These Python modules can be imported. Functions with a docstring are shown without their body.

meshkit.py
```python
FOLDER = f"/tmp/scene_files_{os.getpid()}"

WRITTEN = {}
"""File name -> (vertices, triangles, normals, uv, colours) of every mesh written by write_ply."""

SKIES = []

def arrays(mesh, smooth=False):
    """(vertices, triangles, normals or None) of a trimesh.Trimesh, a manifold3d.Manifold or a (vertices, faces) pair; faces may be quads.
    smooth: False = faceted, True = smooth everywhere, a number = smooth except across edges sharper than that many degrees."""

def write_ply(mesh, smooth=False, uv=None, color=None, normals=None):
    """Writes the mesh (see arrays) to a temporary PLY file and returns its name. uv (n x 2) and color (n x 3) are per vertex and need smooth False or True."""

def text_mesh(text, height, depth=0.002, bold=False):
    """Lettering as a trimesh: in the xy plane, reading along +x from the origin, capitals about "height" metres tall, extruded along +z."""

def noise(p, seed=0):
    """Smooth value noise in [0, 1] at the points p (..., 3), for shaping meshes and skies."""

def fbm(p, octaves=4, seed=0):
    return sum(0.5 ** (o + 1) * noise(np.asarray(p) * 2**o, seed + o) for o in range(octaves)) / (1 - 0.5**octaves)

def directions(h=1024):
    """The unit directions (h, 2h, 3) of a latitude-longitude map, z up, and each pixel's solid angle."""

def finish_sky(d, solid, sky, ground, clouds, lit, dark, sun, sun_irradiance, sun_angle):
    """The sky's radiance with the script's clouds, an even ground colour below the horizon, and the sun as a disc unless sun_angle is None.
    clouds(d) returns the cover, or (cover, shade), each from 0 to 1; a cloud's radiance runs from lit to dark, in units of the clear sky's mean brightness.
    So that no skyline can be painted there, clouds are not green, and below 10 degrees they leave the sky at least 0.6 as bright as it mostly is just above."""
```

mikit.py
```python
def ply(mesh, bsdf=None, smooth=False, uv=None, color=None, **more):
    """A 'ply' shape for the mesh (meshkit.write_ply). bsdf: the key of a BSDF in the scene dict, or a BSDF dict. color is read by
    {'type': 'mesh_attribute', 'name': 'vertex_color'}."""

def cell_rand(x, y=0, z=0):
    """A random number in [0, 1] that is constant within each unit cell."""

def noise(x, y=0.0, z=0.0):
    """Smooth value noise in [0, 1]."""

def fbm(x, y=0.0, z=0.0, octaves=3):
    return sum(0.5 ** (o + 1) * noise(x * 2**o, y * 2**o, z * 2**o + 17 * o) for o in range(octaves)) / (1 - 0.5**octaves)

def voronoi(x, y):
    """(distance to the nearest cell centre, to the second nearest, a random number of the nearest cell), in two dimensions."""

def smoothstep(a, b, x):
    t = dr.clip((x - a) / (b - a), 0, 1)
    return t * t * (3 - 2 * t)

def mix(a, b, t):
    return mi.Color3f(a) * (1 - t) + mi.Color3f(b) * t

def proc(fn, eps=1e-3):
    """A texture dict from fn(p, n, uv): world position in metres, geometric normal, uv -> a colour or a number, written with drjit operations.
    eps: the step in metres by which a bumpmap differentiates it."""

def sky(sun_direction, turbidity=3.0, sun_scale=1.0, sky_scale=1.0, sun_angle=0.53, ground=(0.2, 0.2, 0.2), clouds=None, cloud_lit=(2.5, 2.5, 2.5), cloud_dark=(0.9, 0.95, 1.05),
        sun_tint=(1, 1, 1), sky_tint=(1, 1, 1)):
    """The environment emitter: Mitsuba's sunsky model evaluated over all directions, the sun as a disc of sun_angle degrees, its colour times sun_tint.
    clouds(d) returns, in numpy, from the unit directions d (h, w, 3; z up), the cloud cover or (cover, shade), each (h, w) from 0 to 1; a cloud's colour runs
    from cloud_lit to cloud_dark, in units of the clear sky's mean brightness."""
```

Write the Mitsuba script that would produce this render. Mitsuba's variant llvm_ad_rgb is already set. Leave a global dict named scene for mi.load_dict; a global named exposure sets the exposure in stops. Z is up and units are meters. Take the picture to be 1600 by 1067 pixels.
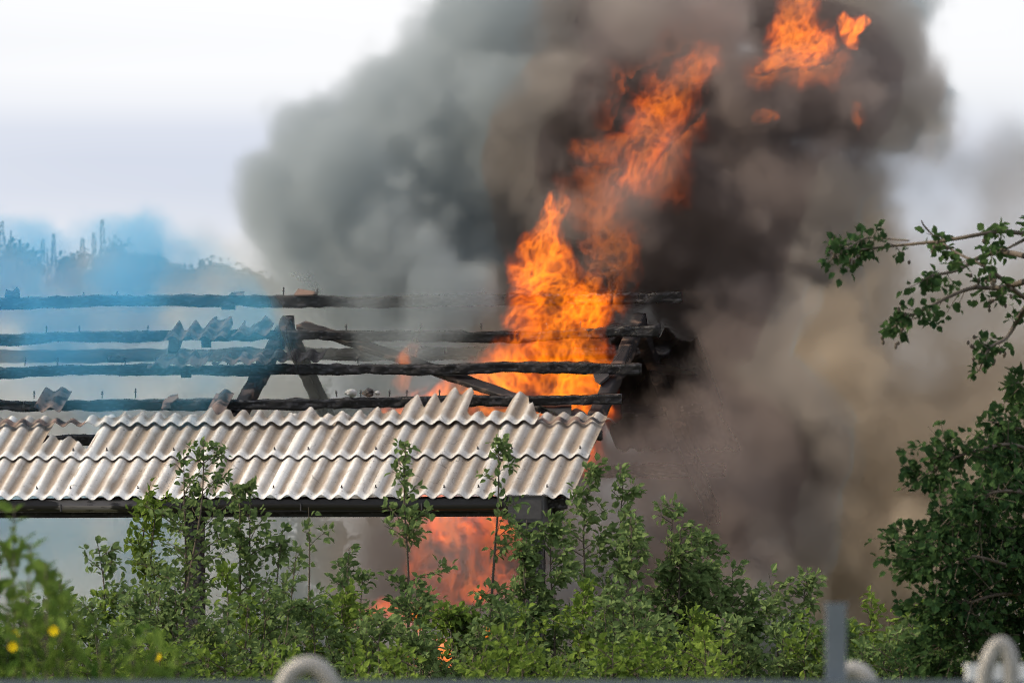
import math, os
import numpy as np, trimesh, mitsuba as mi, drjit as dr
from scipy import ndimage
import mikit, meshkit
from mikit import proc, noise, fbm, smoothstep, mix

T = mi.ScalarTransform4f
QUICK = os.environ.get('QUICK', '')
scene, labels = {}, {}

# ------------------------------------------------------------------ camera
CAM = np.array([0.0, -100.0, 1.7])          # a long lens, about 100 m from the burning hall
FPX = 15000.0                               # focal length in pixels of a 1600 px wide frame
_f = np.array([0, 100.0, 3.177]); _f /= np.linalg.norm(_f)
_r = np.array([1.0, 0, 0]); _u = np.cross(_r, _f)
scene['camera'] = {'type': 'thinlens', 'fov': math.degrees(2 * math.atan(800 / FPX)), 'fov_axis': 'x',
                   'aperture_radius': 0.0155, 'focus_distance': 100.0, 'near_clip': 1.0, 'far_clip': 20000.0,
                   'to_world': T().look_at(CAM.tolist(), (CAM + _f).tolist(), [0, 0, 1])}

# ------------------------------------------------------------------ sky and sun
def cloud_cover(d):
    n = meshkit.fbm(np.stack([d[..., 0] * 5, d[..., 1] * 5, d[..., 2] * 22], -1), 4, 7)
    el = np.degrees(np.arcsin(np.clip(d[..., 2], -1, 1)))
    veil = np.clip(0.80 + 0.5 * (n - 0.5), 0, 1)
    shade = np.clip((meshkit.fbm(np.stack([d[..., 0] * 3, d[..., 1] * 3, d[..., 2] * 60], -1), 3, 270) - 0.42) * 2.6, 0, 1)
    return veil, shade

scene['sky'] = mikit.sky((-0.80, -0.06, 0.58), turbidity=4.0, sun_scale=1.35, sky_scale=1.0, clouds=cloud_cover,
                         cloud_lit=(5.35, 5.27, 5.3), cloud_dark=(3.75, 3.9, 4.5), ground=(0.12, 0.13, 0.08))
scene['sky']['sampling_weight'] = 16.0     # the flames light little beside the sky
exposure = 1.3

# ------------------------------------------------------------------ helpers
def ray(px, py):
    d = _f + (px - 800.0) / FPX * _r - (py - 533.5) / FPX * _u
    return d

def at(px, py, Y):
    d = ray(px, py)
    return CAM + d * ((Y - CAM[1]) / d[1])

def ppm(Y):
    return FPX / (Y - CAM[1])

def rng(seed):
    return np.random.default_rng(seed)

def num(name):
    if name not in scene and name not in labels:
        return name
    k = 1
    while f'{name}_{k:03d}' in scene or f'{name}_{k:03d}' in labels:
        k += 1
    return f'{name}_{k:03d}'

def thing(name, label, cat, group=None):
    key = num(name)
    labels[key] = {'label': label, 'category': cat}
    if group:
        labels[key]['group'] = group
    return key

def part(parent, name, mesh, bsdf, smooth=False, kind=None, label=None, **kw):
    key = num(f'{parent}__{name}')
    scene[key] = mikit.ply(mesh, bsdf, smooth=smooth, **kw)
    if kind or label:
        labels[key] = {**({'kind': kind} if kind else {}), **({'label': label} if label else {})}
    return key

def cat(ms):
    return trimesh.util.concatenate([m for m in ms if m is not None and len(m.faces)])

def tube(pts, rad, sides=6, cap=True):
    """a tapered tube along a polyline"""
    p = np.asarray(pts, float); n = len(p)
    rad = np.broadcast_to(np.asarray(rad, float), (n,))
    t = np.gradient(p, axis=0); t /= np.linalg.norm(t, axis=1, keepdims=True) + 1e-12
    ref = np.array([0.31, 0.17, 0.93]) if abs(t[0, 2]) < 0.8 else np.array([0.93, 0.31, 0.17])
    a = np.cross(t, ref); a /= np.linalg.norm(a, axis=1, keepdims=True) + 1e-12
    b = np.cross(t, a)
    ang = np.arange(sides) * 2 * np.pi / sides
    v = p[:, None] + rad[:, None, None] * (np.cos(ang)[None, :, None] * a[:, None] + np.sin(ang)[None, :, None] * b[:, None])
    i, j = np.meshgrid(np.arange(n - 1), np.arange(sides), indexing='ij')
    q = np.stack([i * sides + j, i * sides + (j + 1) % sides, (i + 1) * sides + (j + 1) % sides, (i + 1) * sides + j], -1).reshape(-1, 4)
    v = v.reshape(-1, 3)
    f = np.vstack([q[:, [0, 2, 1]], q[:, [0, 3, 2]]])
    if cap:
        v = np.vstack([v, p[0], p[-1]]); k = np.arange(sides)
        f = np.vstack([f, np.stack([np.full(sides, n * sides), k, (k + 1) % sides], 1),
                       np.stack([np.full(sides, n * sides + 1), (n - 1) * sides + (k + 1) % sides, (n - 1) * sides + k], 1)])
    return trimesh.Trimesh(v, f[:, ::-1], process=False)

def spline(pts, n):
    p = np.asarray(pts, float)
    t = np.linspace(0, len(p) - 1, n)
    return np.stack([np.interp(t, np.arange(len(p)), ndimage.gaussian_filter1d(p[:, k], 0.0001)) for k in range(3)], 1) if len(p) < 3 else \
        np.stack([ndimage.map_coordinates(p[:, k], [t], order=3, mode='nearest') if len(p) > 3 else np.interp(t, np.arange(len(p)), p[:, k]) for k in range(3)], 1)

def unit(v):
    return v / (np.linalg.norm(v, axis=-1, keepdims=True) + 1e-12)

def leaves(pos, axis, nrm, length, width, cup=0.18):
    """one mesh of ovate leaves folded along the midrib; 8 triangles each"""
    pos = np.asarray(pos, float); n = len(pos)
    axis = unit(np.asarray(axis, float)); side = unit(np.cross(axis, nrm)); up = np.cross(side, axis)
    L = np.broadcast_to(length, (n,))[:, None]; W = np.broadcast_to(width, (n,))[:, None]
    tpl = [(0, 0, 0), (0.28, 0.46, 1), (0.62, 0.40, 1), (1, 0, -0.6), (0.62, -0.40, 1), (0.28, -0.46, 1), (0.28, 0, -0.2), (0.62, 0, -0.2)]
    v = np.stack([pos + axis * L * a + side * W * b + up * W * c * cup for a, b, c in tpl], 1).reshape(-1, 3)
    f = np.array([[0, 6, 1], [6, 7, 2], [6, 2, 1], [7, 3, 2], [0, 5, 6], [5, 4, 7], [5, 7, 6], [4, 3, 7]])
    return trimesh.Trimesh(v, (f[None] + (np.arange(n) * 8)[:, None, None]).reshape(-1, 3), process=False)

# ------------------------------------------------------------------ materials
def mat(key, d):
    scene[key] = d
    return key

def sheet_colour(white, brown):
    def fn(p, n, uv):
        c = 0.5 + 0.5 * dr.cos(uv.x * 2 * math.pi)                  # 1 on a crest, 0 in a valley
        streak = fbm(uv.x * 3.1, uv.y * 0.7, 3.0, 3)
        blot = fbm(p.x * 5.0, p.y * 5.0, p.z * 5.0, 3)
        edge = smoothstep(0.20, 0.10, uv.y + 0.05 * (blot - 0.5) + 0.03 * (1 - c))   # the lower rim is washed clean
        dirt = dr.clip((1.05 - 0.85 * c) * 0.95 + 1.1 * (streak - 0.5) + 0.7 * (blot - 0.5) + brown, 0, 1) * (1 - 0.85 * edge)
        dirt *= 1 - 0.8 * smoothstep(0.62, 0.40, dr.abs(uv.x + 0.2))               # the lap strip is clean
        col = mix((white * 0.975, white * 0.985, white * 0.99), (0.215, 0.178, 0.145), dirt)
        fine = noise(p.x * 60, p.y * 60, p.z * 60)
        spots = smoothstep(0.86, 0.92, noise(p.x * 31, p.y * 31, p.z * 31 + 7))
        crack = smoothstep(0.006, 0.0, dr.abs(fbm(uv.x * 0.45 + 3.0, uv.y * 2.3, dr.floor(p.x * 0.9), 3) - 0.36))
        spots = dr.maximum(spots, crack)
        return col * (0.9 + 0.2 * fine) * (1 - 0.45 * spots)
    return fn

def bump(fn, scale, inner, eps=1e-3):
    return {'type': 'bumpmap', 'arbitrary': proc(fn, eps), 'scale': scale, 'bsdf': inner}

def two(d):
    return {'type': 'twosided', 'bsdf': d}

for k, (w, b) in enumerate([(0.62, 0.02), (0.56, 0.22), (0.46, 0.28), (0.41, 0.10)]):  # the last is a darker, greyer copy with the smoke plume's shade in its colour
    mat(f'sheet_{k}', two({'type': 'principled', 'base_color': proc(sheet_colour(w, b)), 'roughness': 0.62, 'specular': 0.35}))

def soot_colour(p, n, uv):
    a = fbm(p.x * 9, p.y * 9, p.z * 9, 3)
    return mix((0.022, 0.020, 0.022), (0.17, 0.115, 0.095), smoothstep(0.40, 0.62, a))
mat('soot_black', two({'type': 'principled', 'base_color': proc(lambda p, n, uv: mix((0.010, 0.009, 0.010), (0.035, 0.028, 0.027), fbm(p.x * 5, p.y * 5, p.z * 5))), 'roughness': 0.8}))
mat('sooted', two({'type': 'principled', 'base_color': proc(soot_colour), 'roughness': 0.6, 'specular': 0.4}))

def char_colour(p, n, uv):
    a = fbm(p.x * 14, p.y * 14, p.z * 14, 3)
    ash = smoothstep(0.66, 0.76, noise(p.x * 26, p.y * 26, p.z * 34))
    return mix((0.006, 0.006, 0.008), (0.018, 0.017, 0.020), a) + mi.Color3f(0.035, 0.035, 0.042) * ash

def char_height(p, n, uv):
    d1, d2, r = mikit.voronoi(uv.x * 22, uv.y * 22)
    return smoothstep(0.0, 0.16, d2 - d1) * (0.6 + 0.4 * r)
mat('char', two(bump(char_height, 0.010, {'type': 'principled', 'base_color': proc(char_colour), 'roughness': 0.45, 'specular': 0.5}, 2e-3)))

def scorched(p, n, uv):
    a = fbm(p.x * 6, p.y * 6, p.z * 12, 3)
    return mix((0.014, 0.013, 0.016), (0.10, 0.07, 0.06), smoothstep(0.56, 0.74, a))
mat('scorched_wood', two({'type': 'principled', 'base_color': proc(scorched), 'roughness': 0.6, 'specular': 0.3}))
mat('fascia_paint', two({'type': 'principled', 'base_color': proc(lambda p, n, uv: mix((0.016, 0.016, 0.019), (0.18, 0.17, 0.17), smoothstep(0.52, 0.62, fbm(p.x * 3.5, p.z * 16, 1.0, 4)) * smoothstep(-3.6, -4.2, p.x))), 'roughness': 0.5}))
mat('black_metal', two({'type': 'principled', 'base_color': proc(lambda p, n, uv: mix((0.018, 0.018, 0.021), (0.05, 0.05, 0.055), fbm(p.x * 12, p.y * 12, p.z * 12))), 'roughness': 0.4, 'specular': 0.5}))
mat('steel', two({'type': 'principled', 'base_color': {'type': 'rgb', 'value': [0.06, 0.06, 0.065]}, 'metallic': 0.6, 'roughness': 0.45}))
mat('bright_steel', two({'type': 'principled', 'base_color': proc(lambda p, n, uv: mix((0.10, 0.10, 0.10), (0.65, 0.65, 0.66), fbm(p.x * 50, p.y * 50, p.z * 50))), 'roughness': 0.4}))

def foliage(key, dark, light, trans=0.6, rough=0.27):
    def fn(p, n, uv):
        a = mikit.cell_rand(p.x * 16, p.y * 16, p.z * 16)
        b = fbm(p.x * 1.3, p.y * 1.3, p.z * 1.3, 2)
        return mix(dark, light, dr.clip(0.55 * a + 0.9 * (b - 0.25), 0, 1))
    mat(key, {'type': 'principledthin', 'base_color': proc(fn), 'roughness': rough, 'diff_trans': trans, 'eta': 1.5})
foliage('leaf_mid', (0.062, 0.112, 0.040), (0.190, 0.270, 0.105))
foliage('leaf_fresh', (0.070, 0.125, 0.022), (0.200, 0.290, 0.060))
foliage('leaf_dark', (0.014, 0.042, 0.020), (0.068, 0.122, 0.042), 0.55, 0.3)
foliage('leaf_weed', (0.045, 0.100, 0.020), (0.150, 0.230, 0.050))
foliage('leaf_far', (0.010, 0.022, 0.014), (0.030, 0.050, 0.025), 0.3, 0.8)
mat('bark', two({'type': 'principled', 'base_color': proc(lambda p, n, uv: mix((0.035, 0.028, 0.022), (0.12, 0.10, 0.08), fbm(p.x * 30, p.y * 30, p.z * 9))), 'roughness': 0.8}))
mat('petal', {'type': 'principledthin', 'base_color': {'type': 'rgb', 'value': [0.80, 0.62, 0.02]}, 'roughness': 0.6, 'diff_trans': 0.6})
mat('galvanised', two({'type': 'principled', 'base_color': proc(lambda p, n, uv: mix((0.075, 0.10, 0.125), (0.16, 0.19, 0.22), fbm(p.x * 20, p.y * 20, p.z * 6))), 'roughness': 0.5, 'metallic': 0.2}))
mat('hose', two({'type': 'principled', 'base_color': proc(lambda p, n, uv: mix((0.17, 0.172, 0.17), (0.34, 0.34, 0.335), fbm(p.x * 25, p.y * 25, p.z * 25))), 'roughness': 0.4}))
mat('white_plastic', two({'type': 'principled', 'base_color': proc(lambda p, n, uv: mix((0.52, 0.55, 0.58), (0.68, 0.70, 0.72), fbm(p.x * 8, p.y * 8, p.z * 8))), 'roughness': 0.4}))
mat('fluff', two({'type': 'diffuse', 'reflectance': {'type': 'rgb', 'value': [0.85, 0.85, 0.85]}}))
mat('earth', {'type': 'diffuse', 'reflectance': proc(lambda p, n, uv: mix((0.05, 0.07, 0.025), (0.14, 0.13, 0.07), fbm(p.x * 0.3, p.y * 0.3, 0, 4)))})

# ------------------------------------------------------------------ ground
gv = np.array([[-6000, -300, 0], [6000, -300, 0], [6000, 12000, 0], [-6000, 12000, 0.0]])
scene['ground'] = mikit.ply((gv, np.array([[0, 1, 2], [0, 2, 3]])), 'earth'); labels['ground'] = {'kind': 'structure'}

# ------------------------------------------------------------------ the burning hall
TH, PH = math.radians(12.0), math.radians(25.0)
E_ = np.array([math.cos(TH), -math.sin(TH), 0]); P_ = np.array([math.sin(TH), math.cos(TH), 0]); Z_ = np.array([0, 0, 1.0])
SL = P_ * math.cos(PH) + Z_ * math.sin(PH); NR = -P_ * math.sin(PH) + Z_ * math.cos(PH)
SLF = P_ * math.cos(PH) - Z_ * math.sin(PH); NRF = P_ * math.sin(PH) + Z_ * math.cos(PH)
O = at(893, 780, -0.5)                     # right lower corner of the near roof slope
PITCH = 0.1825

def roof(u, s, n=0.0):
    u, s, n = (np.asarray(x, float)[..., None] for x in (u, s, n))
    return O + u * E_ + s * SL + n * NR

def us(px, py, n=0.0):
    d = ray(px, py); o = O + n * NR
    h = CAM + d * (np.dot(o - CAM, NR) / np.dot(d, NR)) - o
    return float(h @ E_), float(h @ SL)

S_RIDGE = us(800, 468)[1]
APEX = O + S_RIDGE * SL                    # a point of the ridge line
def roof_far(u, s, n=0.0):                 # s from the ridge downwards on the far slope
    u, s, n = (np.asarray(x, float)[..., None] for x in (u, s, n))
    return APEX + u * E_ + s * SLF + n * NRF

hall = thing('burning_hall', 'burning open-sided hall with charred bare purlins and a broken corrugated roof, flames rising through it', 'building')
U_L = -11.5                                # the left end, outside the frame

def beam(p0, p1, up, w, h, seed, rough=0.012, step=0.05, wander=0.01, per=5):
    """a charred timber from p0 to p1: w across, h along 'up', with an uneven burnt surface"""
    p0, p1 = np.asarray(p0, float), np.asarray(p1, float)
    L = np.linalg.norm(p1 - p0); t = (p1 - p0) / L
    b = unit(np.cross(t, up)); c = np.cross(b, t)
    n = max(3, int(L / step))
    q = np.linspace(-1, 1, per)[:-1]
    ring = np.vstack([np.stack([q, -np.ones_like(q)], 1), np.stack([np.ones_like(q), q], 1), np.stack([-q, np.ones_like(q)], 1), np.stack([-np.ones_like(q), -q], 1)])
    k = len(ring)
    s = np.linspace(0, L, n)
    v = p0 + s[:, None, None] * t + ring[None, :, :1] * b * w / 2 + ring[None, :, 1:] * c * h / 2
    dirs = unit(ring[:, :1] * b + ring[:, 1:] * c)
    d = (meshkit.fbm(v * [9, 9, 9], 3, seed) - 0.62) * rough * 4 + (meshkit.noise(v * 3.0, seed + 50) - 0.6) * rough * 1.6
    wob = (meshkit.fbm(np.stack([s * 0.7, s * 0 + seed, s * 0], 1), 2, seed) - 0.5) * 2 * wander
    v = v + dirs[None] * d[..., None] + (wob[:, None] * np.asarray(up))[:, None]
    uv = np.stack(np.broadcast_arrays(s[:, None], np.arange(k)[None] / k * 2 * (w + h)), -1)
    i, j = np.meshgrid(np.arange(n - 1), np.arange(k), indexing='ij')
    f = np.stack([i * k + j, i * k + (j + 1) % k, (i + 1) * k + (j + 1) % k, (i + 1) * k + j], -1).reshape(-1, 4)
    V = np.vstack([v.reshape(-1, 3), v[0].mean(0), v[-1].mean(0)]); UV = np.vstack([uv.reshape(-1, 2), [[0, 0]], [[L, 0]]])
    a = np.arange(k)
    F = np.vstack([f[:, [0, 1, 2]], f[:, [0, 2, 3]], np.stack([np.full(k, n * k), (a + 1) % k, a], 1), np.stack([np.full(k, n * k + 1), (n - 1) * k + a, (n - 1) * k + (a + 1) % k], 1)])
    return trimesh.Trimesh(V, F, process=False), UV

def add_beam(name, *a, bsdf='char', label=None, **k):
    m, uv = beam(*a, **k)
    return part(hall, name, m, bsdf, smooth=True, uv=uv, label=label)

# purlins: (row's height in the picture, right end)
PUR_N = -0.075
PURLINS = [(470, 1064), (523, 1030), (575, 1001), (627, 971), (682, 940), (738, 905), (784, 885)]
pur_s = []
for k, (py, pe) in enumerate(PURLINS):
    u1, s = us(pe, py, PUR_N); _, s = us(760, py, PUR_N)
    pur_s.append(s)
    add_beam('purlin', roof(U_L, s, PUR_N), roof(u1, s, PUR_N), NR * 0.85 + SL * 0.25, 0.10, 0.122 if k else 0.135, 10 + k, rough=0.016, wander=0.035)
# the far slope's purlins, seen through the smoke
for k, (sf, uu) in enumerate([(1.15, -0.1), (2.6, 0.0), (4.1, 0.0)]):
    add_beam('purlin', roof_far(U_L, sf, PUR_N), roof_far(uu, sf, PUR_N), NRF, 0.10, 0.13, 30 + k, rough=0.012)

# trusses: near rafter, far rafter, tie, posts
RAF_N = -0.245
def truss(u, k, near_to=0.25):
    add_beam('rafter', roof(u, near_to, RAF_N), roof(u, S_RIDGE + 0.02, RAF_N - 0.02), NR, 0.14, 0.17, 40 + k, rough=0.008, bsdf='scorched_wood')
    add_beam('rafter', roof_far(u, 0.06, RAF_N - 0.02), roof_far(u, 5.0, RAF_N), NRF, 0.13, 0.16, 50 + k, rough=0.008, bsdf='scorched_wood')
U_T1 = us(1004, 490, RAF_N)[0]; U_T2 = us(457, 490, RAF_N)[0]; U_T3 = U_T2 - (U_T1 - U_T2)
truss(U_T1, 0); truss(U_T2, 1); truss(U_T3, 2)
# long wind brace under the purlins
b0, b1 = us(470, 508, -0.21), us(890, 652, -0.21)
add_beam('brace', roof(b0[0], b0[1], -0.20), roof(b1[0], b1[1], -0.20), NR, 0.15, 0.06, 70, rough=0.006, bsdf='scorched_wood')
b0, b1 = us(925, 595, -0.17), us(985, 575, -0.17)

def slab(poly, thick, place):
    """an irregular flat plate: polygon in (u, s), extruded"""
    from shapely.geometry import Polygon
    m = trimesh.creation.extrude_polygon(Polygon(poly), thick, engine='earcut')
    v = np.array(m.vertices)
    return trimesh.Trimesh(place(v[:, 0], v[:, 1], v[:, 2]), m.faces, process=False)

def plate_px(name, pts, n, thick, bsdf, label=None):
    m = slab([us(x, y, n) for x, y in pts], thick, lambda u, s, w: roof(u, s, n + w))
    return part(hall, name, m, bsdf, label=label)

plate_px('gusset', [(925, 580), (948, 580), (952, 590), (938, 602), (930, 596)], -0.15, 0.03, 'black_metal')
plate_px('flashing', [(838, 633), (893, 634), (893, 650), (886, 656), (872, 652), (872, 648)], -0.16, 0.02, 'black_metal')
plate_px('flashing', [(846, 660), (880, 650), (900, 640), (912, 645), (922, 655), (918, 667), (880, 664)], -0.19, 0.02, 'black_metal')
plate_px('ridge_flashing', [(8, 465), (10, 456), (20, 459), (27, 452), (31, 457), (32, 467)], 0.02, 0.03, 'char')
plate_px('ridge_flashing', [(459, 463), (466, 453), (492, 457), (496, 462)], 0.03, 0.015, 'sooted')
plate_px('ridge_flashing', [(357, 464), (362, 459), (382, 457), (381, 463)], 0.01, 0.015, 'sooted')
for (x0, x1, y0, y1) in [(346, 368, 470, 484), (315, 330, 534, 543), (283, 299, 578, 590)]:
    plate_px('cleat', [(x0, y0), (x1, y0), (x1, y1), (x0, y1)], -0.12, 0.05, 'char')
plate_px('cleat', [(264, 540), (268, 528), (286, 530), (279, 553), (263, 553)], -0.12, 0.04, 'char')
plate_px('cleat', [(252, 640), (255, 628), (266, 619), (278, 617), (279, 622), (266, 632), (267, 639)], 0.02, 0.012, 'sooted')
plate_px('cleat', [(168, 566), (170, 559), (196, 562), (193, 567)], 0.03, 0.03, 'char')

# ---- corrugated sheets
U_PH = us(109, 776)[0]                     # a crest
AMP, TK = 0.026, 0.0065
def sheet(u0, u1, s0, s1, n0=0.0, tilt=0.0, seed=0, jag=None, along=7, far=False, low=None, curl=0.0):
    """a corrugated sheet between u0..u1 and s0..s1; jag(u) gives the upper edge, low(u) the lower one"""
    m = max(8, int(round((u1 - u0) / PITCH * 12)))
    u = np.linspace(u0, u1, m + 1)
    lo = np.full(m + 1, s0) if low is None else low(u)
    hi = np.full(m + 1, s1) if jag is None else np.maximum(jag(u), lo + 0.01)
    t = np.linspace(0, 1, along + 1)
    S = lo[:, None] + (hi - lo)[:, None] * t[None]
    U = np.broadcast_to(u[:, None], S.shape)
    h = AMP * np.cos((U - U_PH) / PITCH * 2 * np.pi)
    base = n0 + AMP + 0.01 + h + tilt * (S - s0) + 0.006 * (meshkit.fbm(np.stack([U * 1.5, S * 1.5, S * 0 + seed], -1), 2, seed) - 0.5) + curl * (S - s0) ** 2
    R = roof_far if far else roof
    top, bot = R(U, S, base + TK / 2), R(U, S, base - TK / 2)
    nu, ns = S.shape
    idx = np.arange(nu * ns).reshape(nu, ns); B = nu * ns
    q = np.stack([idx[:-1, :-1], idx[1:, :-1], idx[1:, 1:], idx[:-1, 1:]], -1).reshape(-1, 4)
    f = [q, q[:, ::-1] + B]
    def rim(a):
        return np.stack([a[:-1], a[:-1] + B, a[1:] + B, a[1:]], -1)
    f += [rim(idx[:, 0]), rim(idx[::-1, -1]), rim(idx[0, ::-1]), rim(idx[-1, :])]
    v = np.vstack([top.reshape(-1, 3), bot.reshape(-1, 3)])
    uv1 = np.stack([(U - U_PH) / PITCH + 0 * S, S - s0], -1).reshape(-1, 2)
    return (v, np.vstack(f)), np.vstack([uv1, uv1])

def sheet_uv(uv, u0):
    return uv

def add_sheet(name, u0, u1, s0, s1, bsdf, lap=True, label=None, **k):
    m, uv = sheet(u0, u1, s0, s1, **k)
    # uv.x counts corrugations; the clean lap strip lies at uv.x = -0.35, so the sheet's left crest is put there
    uv = uv.copy()
    if lap:
        n = round((u0 - U_PH) / PITCH)
        uv[:, 0] -= n + 0.0
    else:
        uv[:, 0] += 40
    mm = trimesh.Trimesh(m[0], np.vstack([m[1][:, [0, 1, 2]], m[1][:, [0, 2, 3]]]), process=False)
    v, f = np.array(mm.vertices), np.array(mm.faces)
    # split the rims from the faces so that the smooth shading stays on the waves
    half = len(v) // 2
    nf = len(m[1])
    key = part(hall, name, *_split(v, f, uv), bsdf, label) if False else None
    return _put(name, v, m[1], uv, bsdf, label)

def _put(name, v, quads, uv, bsdf, label):
    half = len(v) // 2
    isrim = (quads.min(1) < half) & (quads.max(1) >= half)
    a, b = quads[~isrim], quads[isrim]
    vb = v[b].reshape(-1, 3); ub = uv[b].reshape(-1, 2)
    qb = np.arange(len(vb)).reshape(-1, 4) + len(v)
    V = np.vstack([v, vb]); UV = np.vstack([uv, ub]); Q = np.vstack([a, qb])
    m = trimesh.Trimesh(V, np.vstack([Q[:, [0, 1, 2]], Q[:, [0, 2, 3]]]), process=False)
    return part(hall, name, m, bsdf, smooth=True, uv=UV, label=label)

S1 = us(500, 723)[1]; S2 = us(500, 664)[1]; S_E = us(500, 781)[1]
W6 = 6 * PITCH
u_lap = us(144, 722)[0]
n_lap = round((u_lap - U_PH) / PITCH); u_lap = U_PH + n_lap * PITCH - PITCH * 0.42
U_R = 0.0                                   # the verge
starts = [u_lap + k * W6 for k in range(-5, 8)]
def px_profile(pts, n=0.0):
    """jagged edge from picture points -> s as a function of u"""
    q = np.array([us(x, y, n) for x, y in pts]); o = np.argsort(q[:, 0]); q = q[o]
    return lambda u: np.interp(u, q[:, 0], q[:, 1])

# row 1, along the eave
for k, u in enumerate(starts):
    if u > U_R - 0.2: continue
    u1 = min(u + W6 + PITCH * 0.3, U_R)
    if U_R - u1 < 0.25: u1 = U_R
    add_sheet('roof_sheet', u, u1, S_E - 0.012 * (k % 2), S1 + 0.14, 'sheet_0' if u < -2.6 else 'sheet_3', n0=0.002 * (k % 2), seed=k)  # right-hand sheets take the copy with the plume's shadow painted in
# row 2, with one sheet broken short (it shows the next purlin)
gap = px_profile([(60, 708), (66, 706), (74, 700), (80, 691), (88, 688), (94, 694), (99, 700), (104, 696), (110, 690), (117, 691), (121, 699), (128, 704), (140, 708), (150, 708)])
for k, u in enumerate(starts):
    if u > U_R - 0.2: continue
    u1 = min(u + W6 + PITCH * 0.3, U_R)
    if U_R - u1 < 0.25: u1 = U_R
    kw = {}
    lab = None
    if abs(u - (u_lap - W6)) < 0.1:
        ub = us(68, 700)[0]
        full = lambda uu: np.where(uu < ub, S2 + 0.12, np.where(uu > u_lap + 0.02, S2 + 0.12, gap(uu)))
        kw = dict(jag=full, along=10); lab = 'corrugated sheet with its upper part broken away'
    add_sheet('roof_sheet', u, u1, S1 - 0.012 * (k % 2), S2 + 0.14, 'sheet_1' if u < -2.6 else 'sheet_3', n0=0.033 + 0.002 * (k % 2), seed=20 + k, tilt=-0.02, label=lab, **kw)  # here too the plume's shade on the right end is put into the colour
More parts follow.
